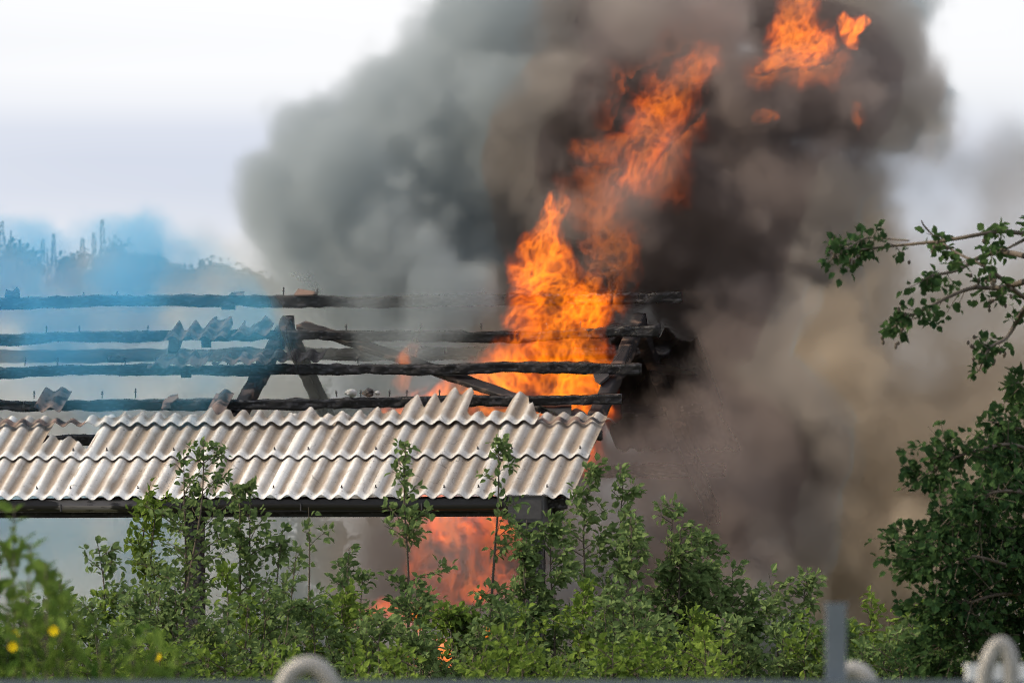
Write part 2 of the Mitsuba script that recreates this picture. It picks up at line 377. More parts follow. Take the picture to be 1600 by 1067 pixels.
# row 3: what is left above the lap, ragged along its top
row3 = [
    ((-60, 139), [(-60, 656), (-30, 660), (0, 663), (20, 662), (60, 663), (100, 661), (139, 663)]),
    ((136, 302), [(136, 660), (150, 655), (165, 655), (172, 660), (185, 652), (197, 650), (203, 658), (212, 651), (226, 651), (230, 656), (240, 651), (252, 652), (256, 657), (264, 652), (276, 653), (282, 658), (290, 651), (301, 656)]),
    ((299, 462), [(299, 662), (312, 652), (330, 644), (338, 651), (345, 648), (362, 648), (366, 654), (374, 648), (388, 649), (394, 655), (403, 648), (412, 650), (418, 656), (426, 648), (438, 649), (444, 656), (452, 650), (463, 658)]),
    ((459, 622), [(459, 658), (470, 645), (484, 642), (498, 650), (503, 660), (512, 662), (520, 653), (530, 648), (540, 652), (546, 660), (554, 650), (566, 649), (572, 658), (580, 644), (592, 644), (598, 650), (606, 645), (622, 650)]),
    ((619, 785), [(619, 650), (628, 640), (642, 626), (655, 625), (664, 640), (672, 628), (682, 622), (690, 632), (700, 620), (712, 613), (720, 620), (728, 612), (738, 614), (742, 620), (730, 646), (738, 654), (746, 652), (754, 648), (762, 655), (772, 650), (785, 646)]),
    ((781, 838), [(781, 662), (787, 648), (790, 644), (800, 626), (812, 620), (826, 621), (828, 640), (833, 636), (838, 648)]),
    ((836, 962), [(836, 655), (850, 661), (870, 660), (890, 658), (920, 660), (950, 661), (962, 664)]),
]
for k, ((x0, x1), prof) in enumerate(row3):
    n = 0.07
    ua, ub = us(x0, 664, n)[0], us(x1, 664, n)[0]
    s_low = us(500, 666, n)[1]
    jg = px_profile(prof, n)
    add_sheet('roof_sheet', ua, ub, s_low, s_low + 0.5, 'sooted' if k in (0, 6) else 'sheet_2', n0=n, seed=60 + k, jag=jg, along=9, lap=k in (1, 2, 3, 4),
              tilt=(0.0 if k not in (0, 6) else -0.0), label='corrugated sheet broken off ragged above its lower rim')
# a piece of one corrugation and a saddle piece hanging on the fourth purlin
def scrap(x0, x1, ytop, ybot, n0, bsdf, seed, label, prof=None, low=None, tilt=0.0):
    ua, ub = us(x0, ytop, n0)[0], us(x1, ytop, n0)[0]
    s1, s0 = us(0.5 * (x0 + x1), ytop, n0)[1], us(0.5 * (x0 + x1), ybot, n0)[1]
    j = px_profile(prof, n0) if prof else None
    l = px_profile(low, n0) if low else None
    add_sheet('sheet_scrap', ua, ub, s0, s1, bsdf, seed=seed, n0=n0, jag=j, low=l, lap=False, along=6, tilt=tilt, label=label)
scrap(72, 113, 613, 645, 0.0, 'sooted', 80, 'scorched saddle of two corrugations hooked over the lowest bare purlin')
scrap(338, 366, 616, 656, 0.0, 'sooted', 81, 'single scorched corrugation leaning from purlin to roof edge')
scrap(270, 366, 508, 533, 0.02, 'sooted', 82, 'broken strip of corrugated sheet left on the second purlin', prof=[(270, 520), (281, 508), (290, 520), (305, 507), (318, 516), (328, 508), (340, 506), (342, 501), (352, 500), (363, 503), (367, 522)])
scrap(371, 431, 508, 527, 0.02, 'sooted', 83, 'dark curled strip of corrugated sheet left on the second purlin', prof=[(371, 524), (383, 516), (386, 506), (390, 516), (396, 508), (408, 511), (415, 501), (424, 502), (431, 516)])
scrap(243, 336, 552, 577, 0.02, 'sooted', 84, 'row of reddish corrugations left on the third purlin', prof=[(243, 572), (255, 562), (275, 562), (280, 555), (303, 550), (312, 560), (330, 552), (336, 562)])
scrap(340, 432, 556, 572, 0.02, 'sooted', 85, 'thin broken lip of corrugated sheet left on the third purlin', prof=[(340, 568), (352, 560), (365, 564), (380, 558), (400, 557), (418, 562), (432, 566)])
scrap(430, 512, 553, 568, 0.02, 'char', 86, 'blackened corrugated lip left on the third purlin')

# the far slope keeps a strip of sheets at the gable
for k, (sa, sb, uw) in enumerate([(0.95, 1.9, -0.75), (1.75, 2.8, -1.05), (2.7, 3.8, -1.2)]):
    jag = None
    m, uv = sheet(uw, 0.22, sa, sb, n0=0.0 - 0.01 * (k % 2), seed=90 + k, far=True, along=6,
                  low=(lambda u: 0.98 + 0.10 * np.sin(u * 23) + 0.12 * np.sin(u * 9.0)) if k == 0 else None)
    _put('roof_sheet', m[0], m[1], uv + [40, 0], 'soot_black', None)

# ---- eave: fascia, gutter, corner box, posts
zf = -0.10
def box_between(p0, p1, w, h, up=Z_):
    p0, p1 = np.asarray(p0, float), np.asarray(p1, float); t = unit(p1 - p0); b = unit(np.cross(t, up)); c = np.cross(b, t)
    m = trimesh.creation.box([1, 1, 1]); v = np.array(m.vertices)
    L = np.linalg.norm(p1 - p0)
    m = trimesh.Trimesh((p0 + p1) / 2 + v[:, :1] * L * t + v[:, 1:2] * w * b + v[:, 2:] * h * c, m.faces)
    return m
e0 = O + U_L * E_; eR = O - 0.28 * E_
part(hall, 'fascia_board', box_between(e0 - Z_ * 0.055 + P_ * 0.05, eR - Z_ * 0.055 + P_ * 0.05, 0.03, 0.13), 'fascia_paint')
# half-round gutter
gl = np.linspace(0, 1, 60); ga = np.linspace(np.pi, 2 * np.pi, 9)
gp = e0 + (eR - e0) * gl[:, None]
ring = np.stack([np.cos(ga) * 0.05, np.sin(ga) * 0.055], 1)
gv = gp[:, None] - P_ * 0.03 - Z_ * 0.045 + ring[None, :, :1] * P_ * -1 + ring[None, :, 1:] * Z_ + (0.006 * np.sin(gl * 19))[:, None, None] * Z_
gi = np.arange(60 * 9).reshape(60, 9); gq = np.stack([gi[:-1, :-1], gi[:-1, 1:], gi[1:, 1:], gi[1:, :-1]], -1).reshape(-1, 4)
part(hall, 'gutter', (gv.reshape(-1, 3), gq), 'fascia_paint', smooth=True)
for k in range(8):
    c = e0 + (eR - e0) * (0.08 + 0.115 * k)
    part(hall, 'gutter_bracket', box_between(c - P_ * 0.087 - Z_ * 0.035, c - P_ * 0.087 - Z_ * 0.11, 0.035, 0.012, E_), 'black_metal')
part(hall, 'wall_plate', box_between(e0 - Z_ * 0.11 + P_ * 0.30, eR - Z_ * 0.11 + P_ * 0.30, 0.14, 0.12), 'char')
# boxed eave corner: a tapering box with a panel
bc = at(829, 796, -0.42)
part(hall, 'eave_box', box_between(bc - E_ * 0.22 + P_ * 0.15, bc + E_ * 0.165 + P_ * 0.15, 0.5, 0.27), 'black_metal')
part(hall, 'eave_box_lid', box_between(bc - E_ * 0.24 + P_ * 0.15 + Z_ * 0.142, bc + E_ * 0.19 + P_ * 0.15 + Z_ * 0.142, 0.54, 0.014), 'black_metal')
part(hall, 'eave_box_panel', box_between(bc - E_ * 0.15 - P_ * 0.107, bc + E_ * 0.14 - P_ * 0.107, 0.012, 0.2), 'black_metal')
pc = at(833, 822, -0.3)
part(hall, 'post_head', box_between(pc - E_ * 0.15, pc + E_ * 0.14, 0.28, 0.11), 'black_metal')
def post(px, Y, w, ztop, bsdf='char'):
    b = at(px, 900, Y); m, uv = beam([b[0], b[1], -0.1], [b[0], b[1], ztop], E_, w, w, int(px) + 7, rough=0.006)
    part(hall, 'post', m, bsdf, smooth=True, uv=uv)
post(834, -0.3, 0.20, pc[2] - 0.05)
pm = us(288, 800)[0]; q = O + pm * E_ + P_ * 0.22
post(800 + q[0] * ppm(q[1]), q[1], 0.17, O[2] - 0.168)
pm = us(-250, 800)[0]; q = O + pm * E_ + P_ * 0.22
post(800 + q[0] * ppm(q[1]), q[1], 0.17, O[2] - 0.168)
# far side: wall plate on posts
fa = roof_far(U_L, 5.25, -0.3); fb = roof_far(-6.0, 5.25, -0.3)
zfar = at(100, 815, fa[1] * 0.5 + fb[1] * 0.5)[2]
fa[2] = fb[2] = zfar
add_beam('wall_plate', fa, fb, Z_, 0.14, 0.24, 95, bsdf='char')
for px in (15, 520):
    Y = fa[1] + (at(px, 815, 10)[0] - fa[0]) * (-math.tan(TH))
    post(px, Y, 0.36 if px < 100 else 0.2, zfar)

# ---- hook bolts left standing on the purlins
def bolt(px, py, row, tilt=0.0, h=None):
    n = PUR_N + 0.06
    u, _ = us(px, PURLINS[row][0], n); s = pur_s[row]
    p = roof(u, s, n)
    L = h or max(0.06, (PURLINS[row][0] - 8 - py) / 150.0)
    up = unit(Z_ + tilt * E_ + 0.02 * P_)
    rod = tube([p, p + up * L], 0.0065, 6)
    wash = trimesh.creation.cylinder(0.016, 0.006, sections=8); wash.apply_translation([0, 0, 0])
    cap = trimesh.creation.cone(0.014, 0.022, sections=8)
    M = trimesh.geometry.align_vectors([0, 0, 1], up)
    for m, d in ((wash, L * 0.72), (cap, L * 0.93)):
        m.apply_transform(M); m.apply_translation(p + up * d)
    part(hall, 'hook_bolt', cat([rod, wash, cap]), 'steel')
for row, pts in enumerate([[(129, 456), (181, 452), (440, 447), (492, 450, .05), (752, 456)],
                           [(71, 505), (122, 506), (228, 507, .1), (538, 507, -.1), (654, 508), (748, 508), (852, 507, -.25), (903, 504)],
                           [(37, 556, .1), (88, 556), (193, 557), (242, 557, -.2), (556, 558, -.15), (352, 548, .3)],
                           [(51, 608), (157, 609), (209, 605), (523, 610, -.2), (605, 611), (632, 614), (683, 616), (560, 612)]]):
    for b in pts:
        bolt(b[0], b[1], row, b[2] if len(b) > 2 else 0.0)
# crumpled bright foil caps on the fourth purlin
R_ = rng(4)
for (x, y, r) in [(553, 612, 0.055), (578, 614, 0.06), (543, 618, 0.03), (590, 619, 0.03)]:
    m = trimesh.creation.icosphere(2, r); v = np.array(m.vertices)
    v *= (0.55 + 0.9 * meshkit.fbm(v * 28, 3, int(x)))[:, None]
    v[:, 2] *= 0.8
    u, s = us(x, y, 0.0)
    part(hall, 'crumpled_cap', trimesh.Trimesh(v + roof(u, pur_s[3], 0.03), m.faces), 'bright_steel' if x != 578 else 'sooted', smooth=25)
# small screws on the sheets
R_ = rng(5)
for (s, n0, xs) in [(S_E + 0.17, 0.0, [55, 109, 216, 374, 428, 535, 589, 696, 748, 858]), (S1 + 0.13, 0.033, [87, 140, 247, 406, 460, 567, 622, 726, 781, 886])]:
    for x in xs:
        u = U_PH + round((us(x, 770)[0] - U_PH) / PITCH) * PITCH
        c = trimesh.creation.cylinder(0.013, 0.01, sections=8); d = trimesh.creation.cylinder(0.007, 0.028, sections=6)
        d.apply_translation([0, 0, 0.014])
        m = cat([c, d]); m.apply_transform(trimesh.geometry.align_vectors([0, 0, 1], NR)); m.apply_translation(roof(u, s, n0 + 2 * AMP + 0.014))
        part(hall, 'sheet_screw', m, 'steel')

# ------------------------------------------------------------------ far trees behind the smoke
def far_tree(px, py, Y, halfw, seed, conifer):
    R = rng(seed); b = at(px, 1010, Y); top = at(px, py, Y)[2]; b[2] = 0
    key = thing('spruce_tree' if conifer else 'distant_tree', *( ('narrow spruce pointing above the far treeline in blue smoke', 'tree') if conifer else ('broad round-topped tree of the far treeline in blue smoke', 'tree')),
                group='spruces of the far treeline' if conifer else 'broad trees of the far treeline')
    lean = R.normal(0, 0.15)
    stem = np.array([b, b + [lean, 0, top * 0.6], b + [lean * 1.5, 0, top * 0.98]])
    part(key, 'trunk', tube(stem, [0.22, 0.14, 0.03], 6), 'bark')
    n = 3000 if conifer else 6000
    if conifer:
        t = R.uniform(0.0, 1, n) ** 1.0
        lay = 1 + 0.35 * np.sin(t * 60 + R.uniform(0, 6))
        r = halfw * (1 - t) ** 0.8 * lay * R.uniform(0.2, 1, n) + 0.03
        a = R.uniform(0, 2 * np.pi, n)
        pos = np.stack([np.cos(a) * r, np.sin(a) * r, top * (0.02 + 0.98 * t) - r * 0.3], 1) + b
        ax = np.stack([np.cos(a), np.sin(a), np.full(n, -0.15)], 1)
        L, W = R.uniform(0.3, 0.6, n) * (1.1 - t), 0.12
    else:
        cl = np.stack([R.uniform(-1, 1, 70) * halfw, R.uniform(-1, 1, 70) * halfw, top * R.uniform(0.05, 0.97, 70)], 1)
        cl[:, :2] *= np.clip(1.03 - (cl[:, 2:] / top) ** 2, 0.03, 1) * 1.25
        w = R.integers(0, 70, n)
        pos = cl[w] + R.normal(0, 0.30, (n, 3)) * [1, 1, 0.9] + b
        pos[:, 2] = np.minimum(pos[:, 2], top + R.uniform(-0.4, 0.2, n))
        ax = R.normal(0, 1, (n, 3)); L, W = R.uniform(0.2, 0.42, n), 0.2
    part(key, 'crown', leaves(pos, ax, R.normal(0, 1, (n, 3)), L, W), 'leaf_far', kind='stuff')
R_ = rng(77)
for k, (px, py, w, con) in enumerate([(-30, 370, 2.0, 0), (2, 346, 1.3, 1), (22, 372, 1.2, 0), (45, 380, 1.5, 0), (66, 374, 0.9, 1), (83, 365, 0.8, 1), (105, 380, 1.4, 0), (128, 372, 1.0, 1), (146, 364, 1.0, 1), (159, 343, 0.9, 1),
                                      (178, 370, 1.3, 0), (205, 376, 1.5, 0), (228, 386, 1.4, 0), (250, 396, 1.4, 0), (272, 408, 1.3, 0), (300, 412, 1.4, 0), (330, 405, 1.6, 0), (362, 404, 1.5, 0), (395, 412, 1.5, 0), (430, 420, 1.6, 0), (470, 425, 1.8, 0), (-55, 385, 2.2, 0), (12, 388, 2.2, 0), (75, 390, 2.3, 0), (118, 388, 2.2, 0), (165, 386, 2.2, 0), (192, 384, 2.0, 0), (240, 402, 2.2, 0), (288, 418, 2.2, 0), (345, 415, 2.3, 0), (410, 424, 2.3, 0)]):
    far_tree(px, py, 360 + R_.uniform(-15, 15), w, 200 + k, con)

# ------------------------------------------------------------------ smoke
BX = np.array([-7.4, 7.8]); BY = np.array([-0.4, 10.4]); BZ = np.array([0.3, 9.6])
VOX = 0.085
dims = [int(round((b[1] - b[0]) / VOX)) for b in (BX, BY, BZ)]

def soft_noise(shape, cell, seed, octaves=4, aniso=(1, 1, 1), gain=0.55):
    """smooth noise on the voxel grid, cell in metres; drawn coarse and enlarged"""
    out = np.zeros(shape, np.float32); amp, tot = 1.0, 0.0
    R = rng(seed)
    for o in range(octaves):
        c = [max(cell * a / 2 ** o, VOX * 1.3) for a in aniso]
        n = [int(math.ceil(s * VOX / k)) + 3 for s, k in zip(shape, c)]
        g = R.random(n).astype(np.float32)
        m = ndimage.affine_transform(g, [VOX / k for k in c], offset=0.5, output_shape=shape, order=2 if o < 2 else 1, mode='nearest')
        out += amp * m; tot += amp; amp *= gain
    return out / tot

# puffs: px, py, depth Y, radius in px, depth radius m, density per metre
PUFFS = [
    # grey plume leaning away to the left
    (455, 330, 7.0, 75, 1.6, 2.2), (420, 345, 7.0, 48, 1.2, 1.6), (505, 235, 7.2, 62, 1.5, 2.2), (560, 290, 7.0, 110, 2.0, 2.0), (610, 210, 7.2, 85, 1.8, 1.4), (640, 300, 7, 120, 2.0, 1.5),
    (700, 140, 7.2, 85, 1.8, 1.6), (770, 60, 7.2, 105, 2.0, 1.8), (760, 190, 7.0, 140, 2.2, 1.6), (850, 0, 7.2, 120, 2.2, 2.0), (560, 385, 7.5, 120, 2.0, 1.4), (700, 370, 7.0, 140, 2.2, 1.5),
    (850, 300, 7.0, 150, 2.2, 1.8), (900, 150, 7.0, 150, 2.2, 2.2), (960, 30, 7.2, 130, 2.2, 2.6), (640, 430, 7.5, 110, 2.0, 1.0), (760, 460, 7.0, 120, 2.0, 1.3), (860, -120, 7.5, 160, 2.4, 2.0),
    # dark heart
    (1000, 330, 6.8, 130, 2.0, 2.6), (1060, 60, 6.8, 120, 2.0, 3.0), (1130, 190, 6.5, 120, 2.0, 2.8), (1100, -60, 7, 140, 2.0, 2.8), (1220, 180, 6.5, 100, 2.0, 2.6), (1310, 170, 6.5, 95, 2.0, 2.2),
    (1400, 190, 6.8, 75, 1.6, 1.8), (1360, 90, 7.0, 70, 1.6, 1.4), (1340, 10, 7.0, 62, 1.6, 1.5), (1250, -20, 7.2, 110, 2, 2.0), (1450, 185, 7.0, 42, 1.2, 1.2), (1320, -120, 7.2, 110, 2, 1.6),
    # brown bank on the right
    (1045, 395, 7.0, 95, 2.0, 2.0), (1180, 330, 6.5, 130, 2.0, 1.6), (1160, 470, 7.4, 110, 2.0, 2.0), (1280, 420, 6.5, 130, 2.0, 1.3), (1250, 580, 6.0, 150, 2.2, 1.6), (1140, 600, 9.0, 120, 1.0, 2.0),
    (1150, 760, 5.5, 130, 2.2, 1.4), (1320, 720, 6.0, 170, 2.4, 1.2), (1420, 580, 6.5, 150, 2.2, 0.9), (1480, 760, 6.2, 170, 2.4, 1.0), (1350, 900, 5.5, 170, 2.4, 1.0), (1150, 920, 5.0, 150, 2.2, 1.0),
    (1560, 620, 6.8, 150, 2.2, 0.8), (1600, 820, 6.5, 170, 2.4, 0.9), (1380, 310, 6.8, 90, 1.8, 0.8), (1700, 700, 7, 200, 2.4, 0.8),
    (1500, 400, 7.2, 130, 2.0, 0.45), (1480, 310, 7.4, 90, 1.8, 0.30), (1570, 330, 7.4, 120, 2.0, 0.26), (1600, 240, 7.4, 60, 1.4, 0.6), (1640, 420, 7.4, 140, 2, 0.4),
    # low smoke inside and behind the hall
    (980, 800, 5.2, 110, 1.8, 0.75), (860, 860, 5.5, 120, 2.2, 0.8), (560, 860, 6.5, 130, 2.4, 0.55), (420, 880, 7.5, 130, 2.4, 0.40), (620, 580, 6.4, 130, 2.0, 0.8), (870, 530, 7.2, 125, 1.8, 2.0), (850, 660, 7.0, 120, 1.8, 1.8), (480, 560, 7.2, 130, 2.2, 0.7), (760, 600, 6.2, 120, 2.0, 0.9),
    (330, 560, 8.0, 130, 2.2, 0.5), (180, 560, 8.4, 150, 2.2, 0.42), (40, 560, 8.6, 150, 2.2, 0.40), (-120, 560, 8.6, 150, 2.2, 0.4), (200, 800, 8.6, 180, 2.4, 0.30), (0, 800, 8.8, 180, 2.4, 0.32),
    (330, 470, 8.2, 90, 1.8, 0.4), (200, 500, 8.6, 90, 1.8, 0.4), (60, 500, 8.6, 90, 1.8, 0.4), (-80, 490, 8.6, 100, 1.8, 0.4), (200, 700, 8.8, 160, 1.6, 0.6), (40, 680, 8.8, 160, 1.6, 0.6), (120, 880, 8.8, 170, 1.6, 0.7), (-90, 860, 8.8, 170, 1.6, 0.7), (330, 880, 8.6, 150, 1.6, 0.7),
    (400, 430, 8.0, 70, 1.4, 0.5),
    (60, 432, 3.6, 95, 0.9, 1.2), (200, 440, 3.6, 85, 0.9, 1.1), (330, 452, 3.5, 70, 0.8, 0.8), (-80, 425, 3.6, 110, 0.9, 1.2), (130, 420, 3.8, 60, 0.7, 0.8),
    (700, 880, 6.2, 140, 2.0, 0.95), (850, 900, 6.0, 140, 2.0, 0.95), (980, 940, 6.0, 140, 2, 0.9), (780, 980, 5.5, 150, 2, 0.9), (600, 960, 6.5, 130, 2, 0.8),
    (520, 570, 5.5, 85, 0.8, 0.9), (440, 590, 5.2, 70, 0.7, 0.6),
    # blue wisps drifting in front of the purlins
    (380, 540, 2.0, 60, 0.6, 0.55), (300, 560, 2.2, 45, 0.5, 0.30), (160, 490, 3.2, 130, 0.7, 0.40), (20, 500, 3.4, 120, 0.7, 0.40), (330, 475, 3.4, 90, 0.7, 0.35), (120, 535, 2.6, 110, 0.6, 0.25), (260, 600, 1.4, 80, 0.5, 0.12),
    (440, 480, 3.6, 80, 0.6, 0.3), (620, 470, 3.4, 110, 0.6, 0.8), (720, 480, 3.3, 80, 0.5, 1.1), (1000, 760, 1.6, 110, 0.9, 0.30), (1160, 680, 3.2, 110, 1.2, 0.55), (1110, 780, 2.6, 110, 1.0, 0.45),
    (900, 330, 3.4, 50, 0.5, 0.5), (1000, 60, 3.4, 90, 0.6, 0.9), (980, 300, 3.5, 70, 0.6, 0.7), (1080, 30, 3.4, 60, .6, 1.0),
    (40, 840, 3.6, 150, 1.2, 0.42), (190, 860, 3.6, 110, 1.0, 0.32), (700, 860, 3.0, 110, 0.8, 0.20), (560, 760, 3.0, 110, 1.0, 0.25),
]
def smoke_grid():
    g = [np.linspace(b[0] + VOX / 2, b[1] - VOX / 2, n, dtype=np.float32) for b, n in zip((BX, BY, BZ), dims)]
    shape = tuple(dims)
    X, Y, Zz = np.meshgrid(*g, indexing='ij')
    w = [soft_noise(shape, 1.5, 900 + k, 4) - 0.5 for k in range(3)]
    X += 1.15 * w[0]; Y += 1.0 * w[1]; Zz += 1.15 * w[2]
    del w
    fine = soft_noise(shape, 0.7, 950, 4)
    D = np.zeros(shape, np.float32); thin = np.zeros(shape, np.float32)
    lumpy = soft_noise(shape, 0.60, 951, 4, gain=0.72)
    for (px, py, Yc, r, ry, dens) in PUFFS:
        c = at(px, py, Yc); rx = r / ppm(Yc) * 1.25
        lo = [np.searchsorted(gg, cc - rr - 1.0) for gg, cc, rr in zip(g, c, (rx, ry * 1.25, rx))]
        hi = [np.searchsorted(gg, cc + rr + 1.0) for gg, cc, rr in zip(g, c, (rx, ry * 1.25, rx))]
        sl = tuple(slice(a, b) for a, b in zip(lo, hi))
        if any(a >= b for a, b in zip(lo, hi)): continue
        q = np.sqrt(((X[sl] - c[0]) / rx) ** 2 + ((Y[sl] - c[1]) / (ry * 1.25)) ** 2 + ((Zz[sl] - c[2]) / rx) ** 2)
        if dens >= 1.0:                                     # a dense body: opaque within a hand's breadth of its billowing surface
            f = np.clip(((1 - q) * min(rx, 1.0) + 1.0 * (lumpy[sl] - 0.5) + 0.5 * (fine[sl] - 0.5)) / 0.26, 0, 1)
            D[sl] = np.maximum(D[sl], f * f * (3 - 2 * f))
        else:                                               # a thin veil
            f = np.clip((1 - q + 0.9 * (fine[sl] - 0.5)) / 0.5, 0, 1); f = f * f * (3 - 2 * f) * dens
            thin[sl] = np.maximum(thin[sl], f) + 0.25 * np.minimum(thin[sl], f)
    thin *= np.clip(0.55 + 5.0 * (0.5 * fine + 0.5 * lumpy - 0.47), 0.06, 1.7)
    D = np.maximum(D * 2.6, thin)
    for ax in range(3):                                     # fades out at the box's walls
        n = dims[ax]; k = np.clip(np.minimum(np.arange(n), n - 1 - np.arange(n)) / 6.0, 0, 1).astype(np.float32)
        D *= k.reshape([-1 if a == ax else 1 for a in range(3)])
    return np.clip(D, 0, 2.6)

def medium(key, D, albedo, box, most):
    """a medium on the part of the density grid around one body of smoke, at most this dense"""
    lo = [max(0, int((b0 - B[0]) / VOX) - 2) for b0, B in zip(box[0], (BX, BY, BZ))]
    hi = [min(n, int((b1 - B[0]) / VOX) + 3) for b1, B, n in zip(box[1], (BX, BY, BZ), D.shape)]
    vox = [(B[1] - B[0]) / n for B, n in zip((BX, BY, BZ), D.shape)]
    d = np.minimum(D[lo[0]:hi[0], lo[1]:hi[1], lo[2]:hi[2]], most)
    grid = mi.VolumeGrid(np.ascontiguousarray(d.transpose(2, 1, 0)[..., None]))
    scene[key] = {'type': 'heterogeneous', 'albedo': {'type': 'rgb', 'value': list(albedo)},
                  'sigma_t': {'type': 'gridvolume', 'grid': grid, 'filter_type': 'trilinear',
                              'to_world': T().translate([float(B[0] + a * v) for B, a, v in zip((BX, BY, BZ), lo, vox)]).scale([float((b - a) * v) for a, b, v in zip(lo, hi, vox)])},
                  'phase': {'type': 'hg', 'g': 0.2}}
    return {'type': 'ref', 'id': key}

if 's' not in QUICK:
    import manifold3d as m3
    D = smoke_grid()
    def solid(v, f):
        return m3.Manifold(m3.Mesh(vert_properties=np.asarray(v, np.float32), tri_verts=np.asarray(f, np.uint32)))
    def lump(c, r, seed, grow=0.0, amp=0.7, freq=0.8, sub=5):
        m = trimesh.creation.icosphere(sub); v = np.array(m.vertices); r = np.asarray(r, float)
        k = 1 + amp * (meshkit.fbm(v * r * freq + seed * 3.7, 4, seed) - 0.5)
        return solid(np.asarray(c) + v * k[:, None] * (r + grow), m.faces)
    def lumps(spec, seed, grow=0.0, **k):
        return m3.Manifold.batch_boolean([lump(at(x, y, Y), r, seed + i, grow, **k) for i, (x, y, Y, r) in enumerate(spec)], m3.OpType.Add)
    # the skin of all the smoke: a closed surface a little outside everything that is not clear air
    st = 3
    occ = ndimage.maximum_filter(D, 7)[::st, ::st, ::st] > 0.012
    field = ndimage.gaussian_filter(ndimage.binary_dilation(occ, iterations=1).astype(np.float32), 0.9)
    field = np.pad(field, 1)
    def skin(level):
        sh = field.shape
        def f(x, y, z):
            a = [(q - B[0] - VOX / 2) / (VOX * st) + 1 for q, B in zip((x, y, z), (BX, BY, BZ))]
            i = [int(math.floor(q)) for q in a]
            if any(q < 0 or q >= n - 1 for q, n in zip(i, sh)): return -level
            t = [q - k for q, k in zip(a, i)]
            c = field[i[0]:i[0] + 2, i[1]:i[1] + 2, i[2]:i[2] + 2]
            c = c[0] * (1 - t[0]) + c[1] * t[0]; c = c[0] * (1 - t[1]) + c[1] * t[1]
            return float(c[0] * (1 - t[2]) + c[1] * t[2]) - level
        e = 0.3
        return m3.Manifold.level_set(f, [BX[0] - e, BY[0] - e, BZ[0] - e, BX[1] + e, BY[1] + e, BZ[1] + e], 0.30)
    outer, inner, deep = skin(0.22), skin(0.45), skin(0.70)
    core = [(1075, 270, 5.6, (1.45, 3.6, 3.0)), (1235, 130, 5.6, (1.25, 3.4, 1.0)), (990, 790, 4.8, (2.0, 4.2, 1.7)), (960, 560, 5.6, (1.2, 3.6, 1.2)), (720, 880, 4.6, (1.2, 3.9, 1.0))]
    brown_l = [(1500, 680, 5.4, (3.6, 4.6, 3.1))]
    blue_l, pale_l = [(90, 700, 2.8, (2.8, 2.9, 3.3))], [(110, 760, 8.15, (3.6, 2.1, 3.3))]
    shell = lumps(core, 40, 0.53)
    bodies = [
        ('dusky_smoke', (0.51, 0.478, 0.458), lumps(core, 40, 0.50), 'brownish dark smoke around the flames in the middle', 1.9),
        ('dark_smoke', (0.40, 0.352, 0.35), lumps(core, 40, 0.0), 'dark sooty smoke close around the flames and fireballs', 1.9),
        ('brown_smoke', (0.64, 0.555, 0.45), lumps(brown_l, 60, amp=1.2, freq=0.6) - shell, 'tan brown smoke bank to the right of the hall', 1.1),
        ('blue_smoke', (0.17, 0.59, 0.88), lumps(blue_l, 70, amp=0.3) - shell, 'thin blue smoke drifting over the left half of the hall', 0.9),
        ('pale_smoke', (0.93, 0.96, 0.985), lumps(pale_l, 80, amp=0.3) - shell - lumps(blue_l, 70, 0.03, amp=0.3), 'pale low smoke behind the left half of the hall', 0.55),
    ]
    def put(key, alb, body, lab, most, exterior=None):
        o = body.to_mesh()
        m = trimesh.Trimesh(o.vert_properties[:, :3], o.tri_verts, process=False)
        med = medium(key.replace('smoke', 'air'), D, alb, m.bounds, most)
        scene[key] = mikit.ply(m, {'type': 'null'}, smooth=False, interior=med, **({'exterior': {'type': 'ref', 'id': exterior}} if exterior else {}))
        labels[key] = {'kind': 'stuff', 'label': lab, 'category': 'smoke'}
    put('grey_smoke', (0.495, 0.56, 0.605), outer, 'thick grey smoke plume rolling up from the burning hall', 1.9)
    for key, alb, body, lab, most in bodies:
        put(key, alb, body ^ (deep if key == 'dark_smoke' else inner), lab, most, 'dusky_air' if key == 'dark_smoke' else 'grey_air')

# ------------------------------------------------------------------ flames
mat('flame_gas', {'type': 'blendbsdf', 'weight': proc(lambda p, n, uv: mi.Float(0.5)), 'gas': {'type': 'null'}, 'air': {'type': 'null'}})

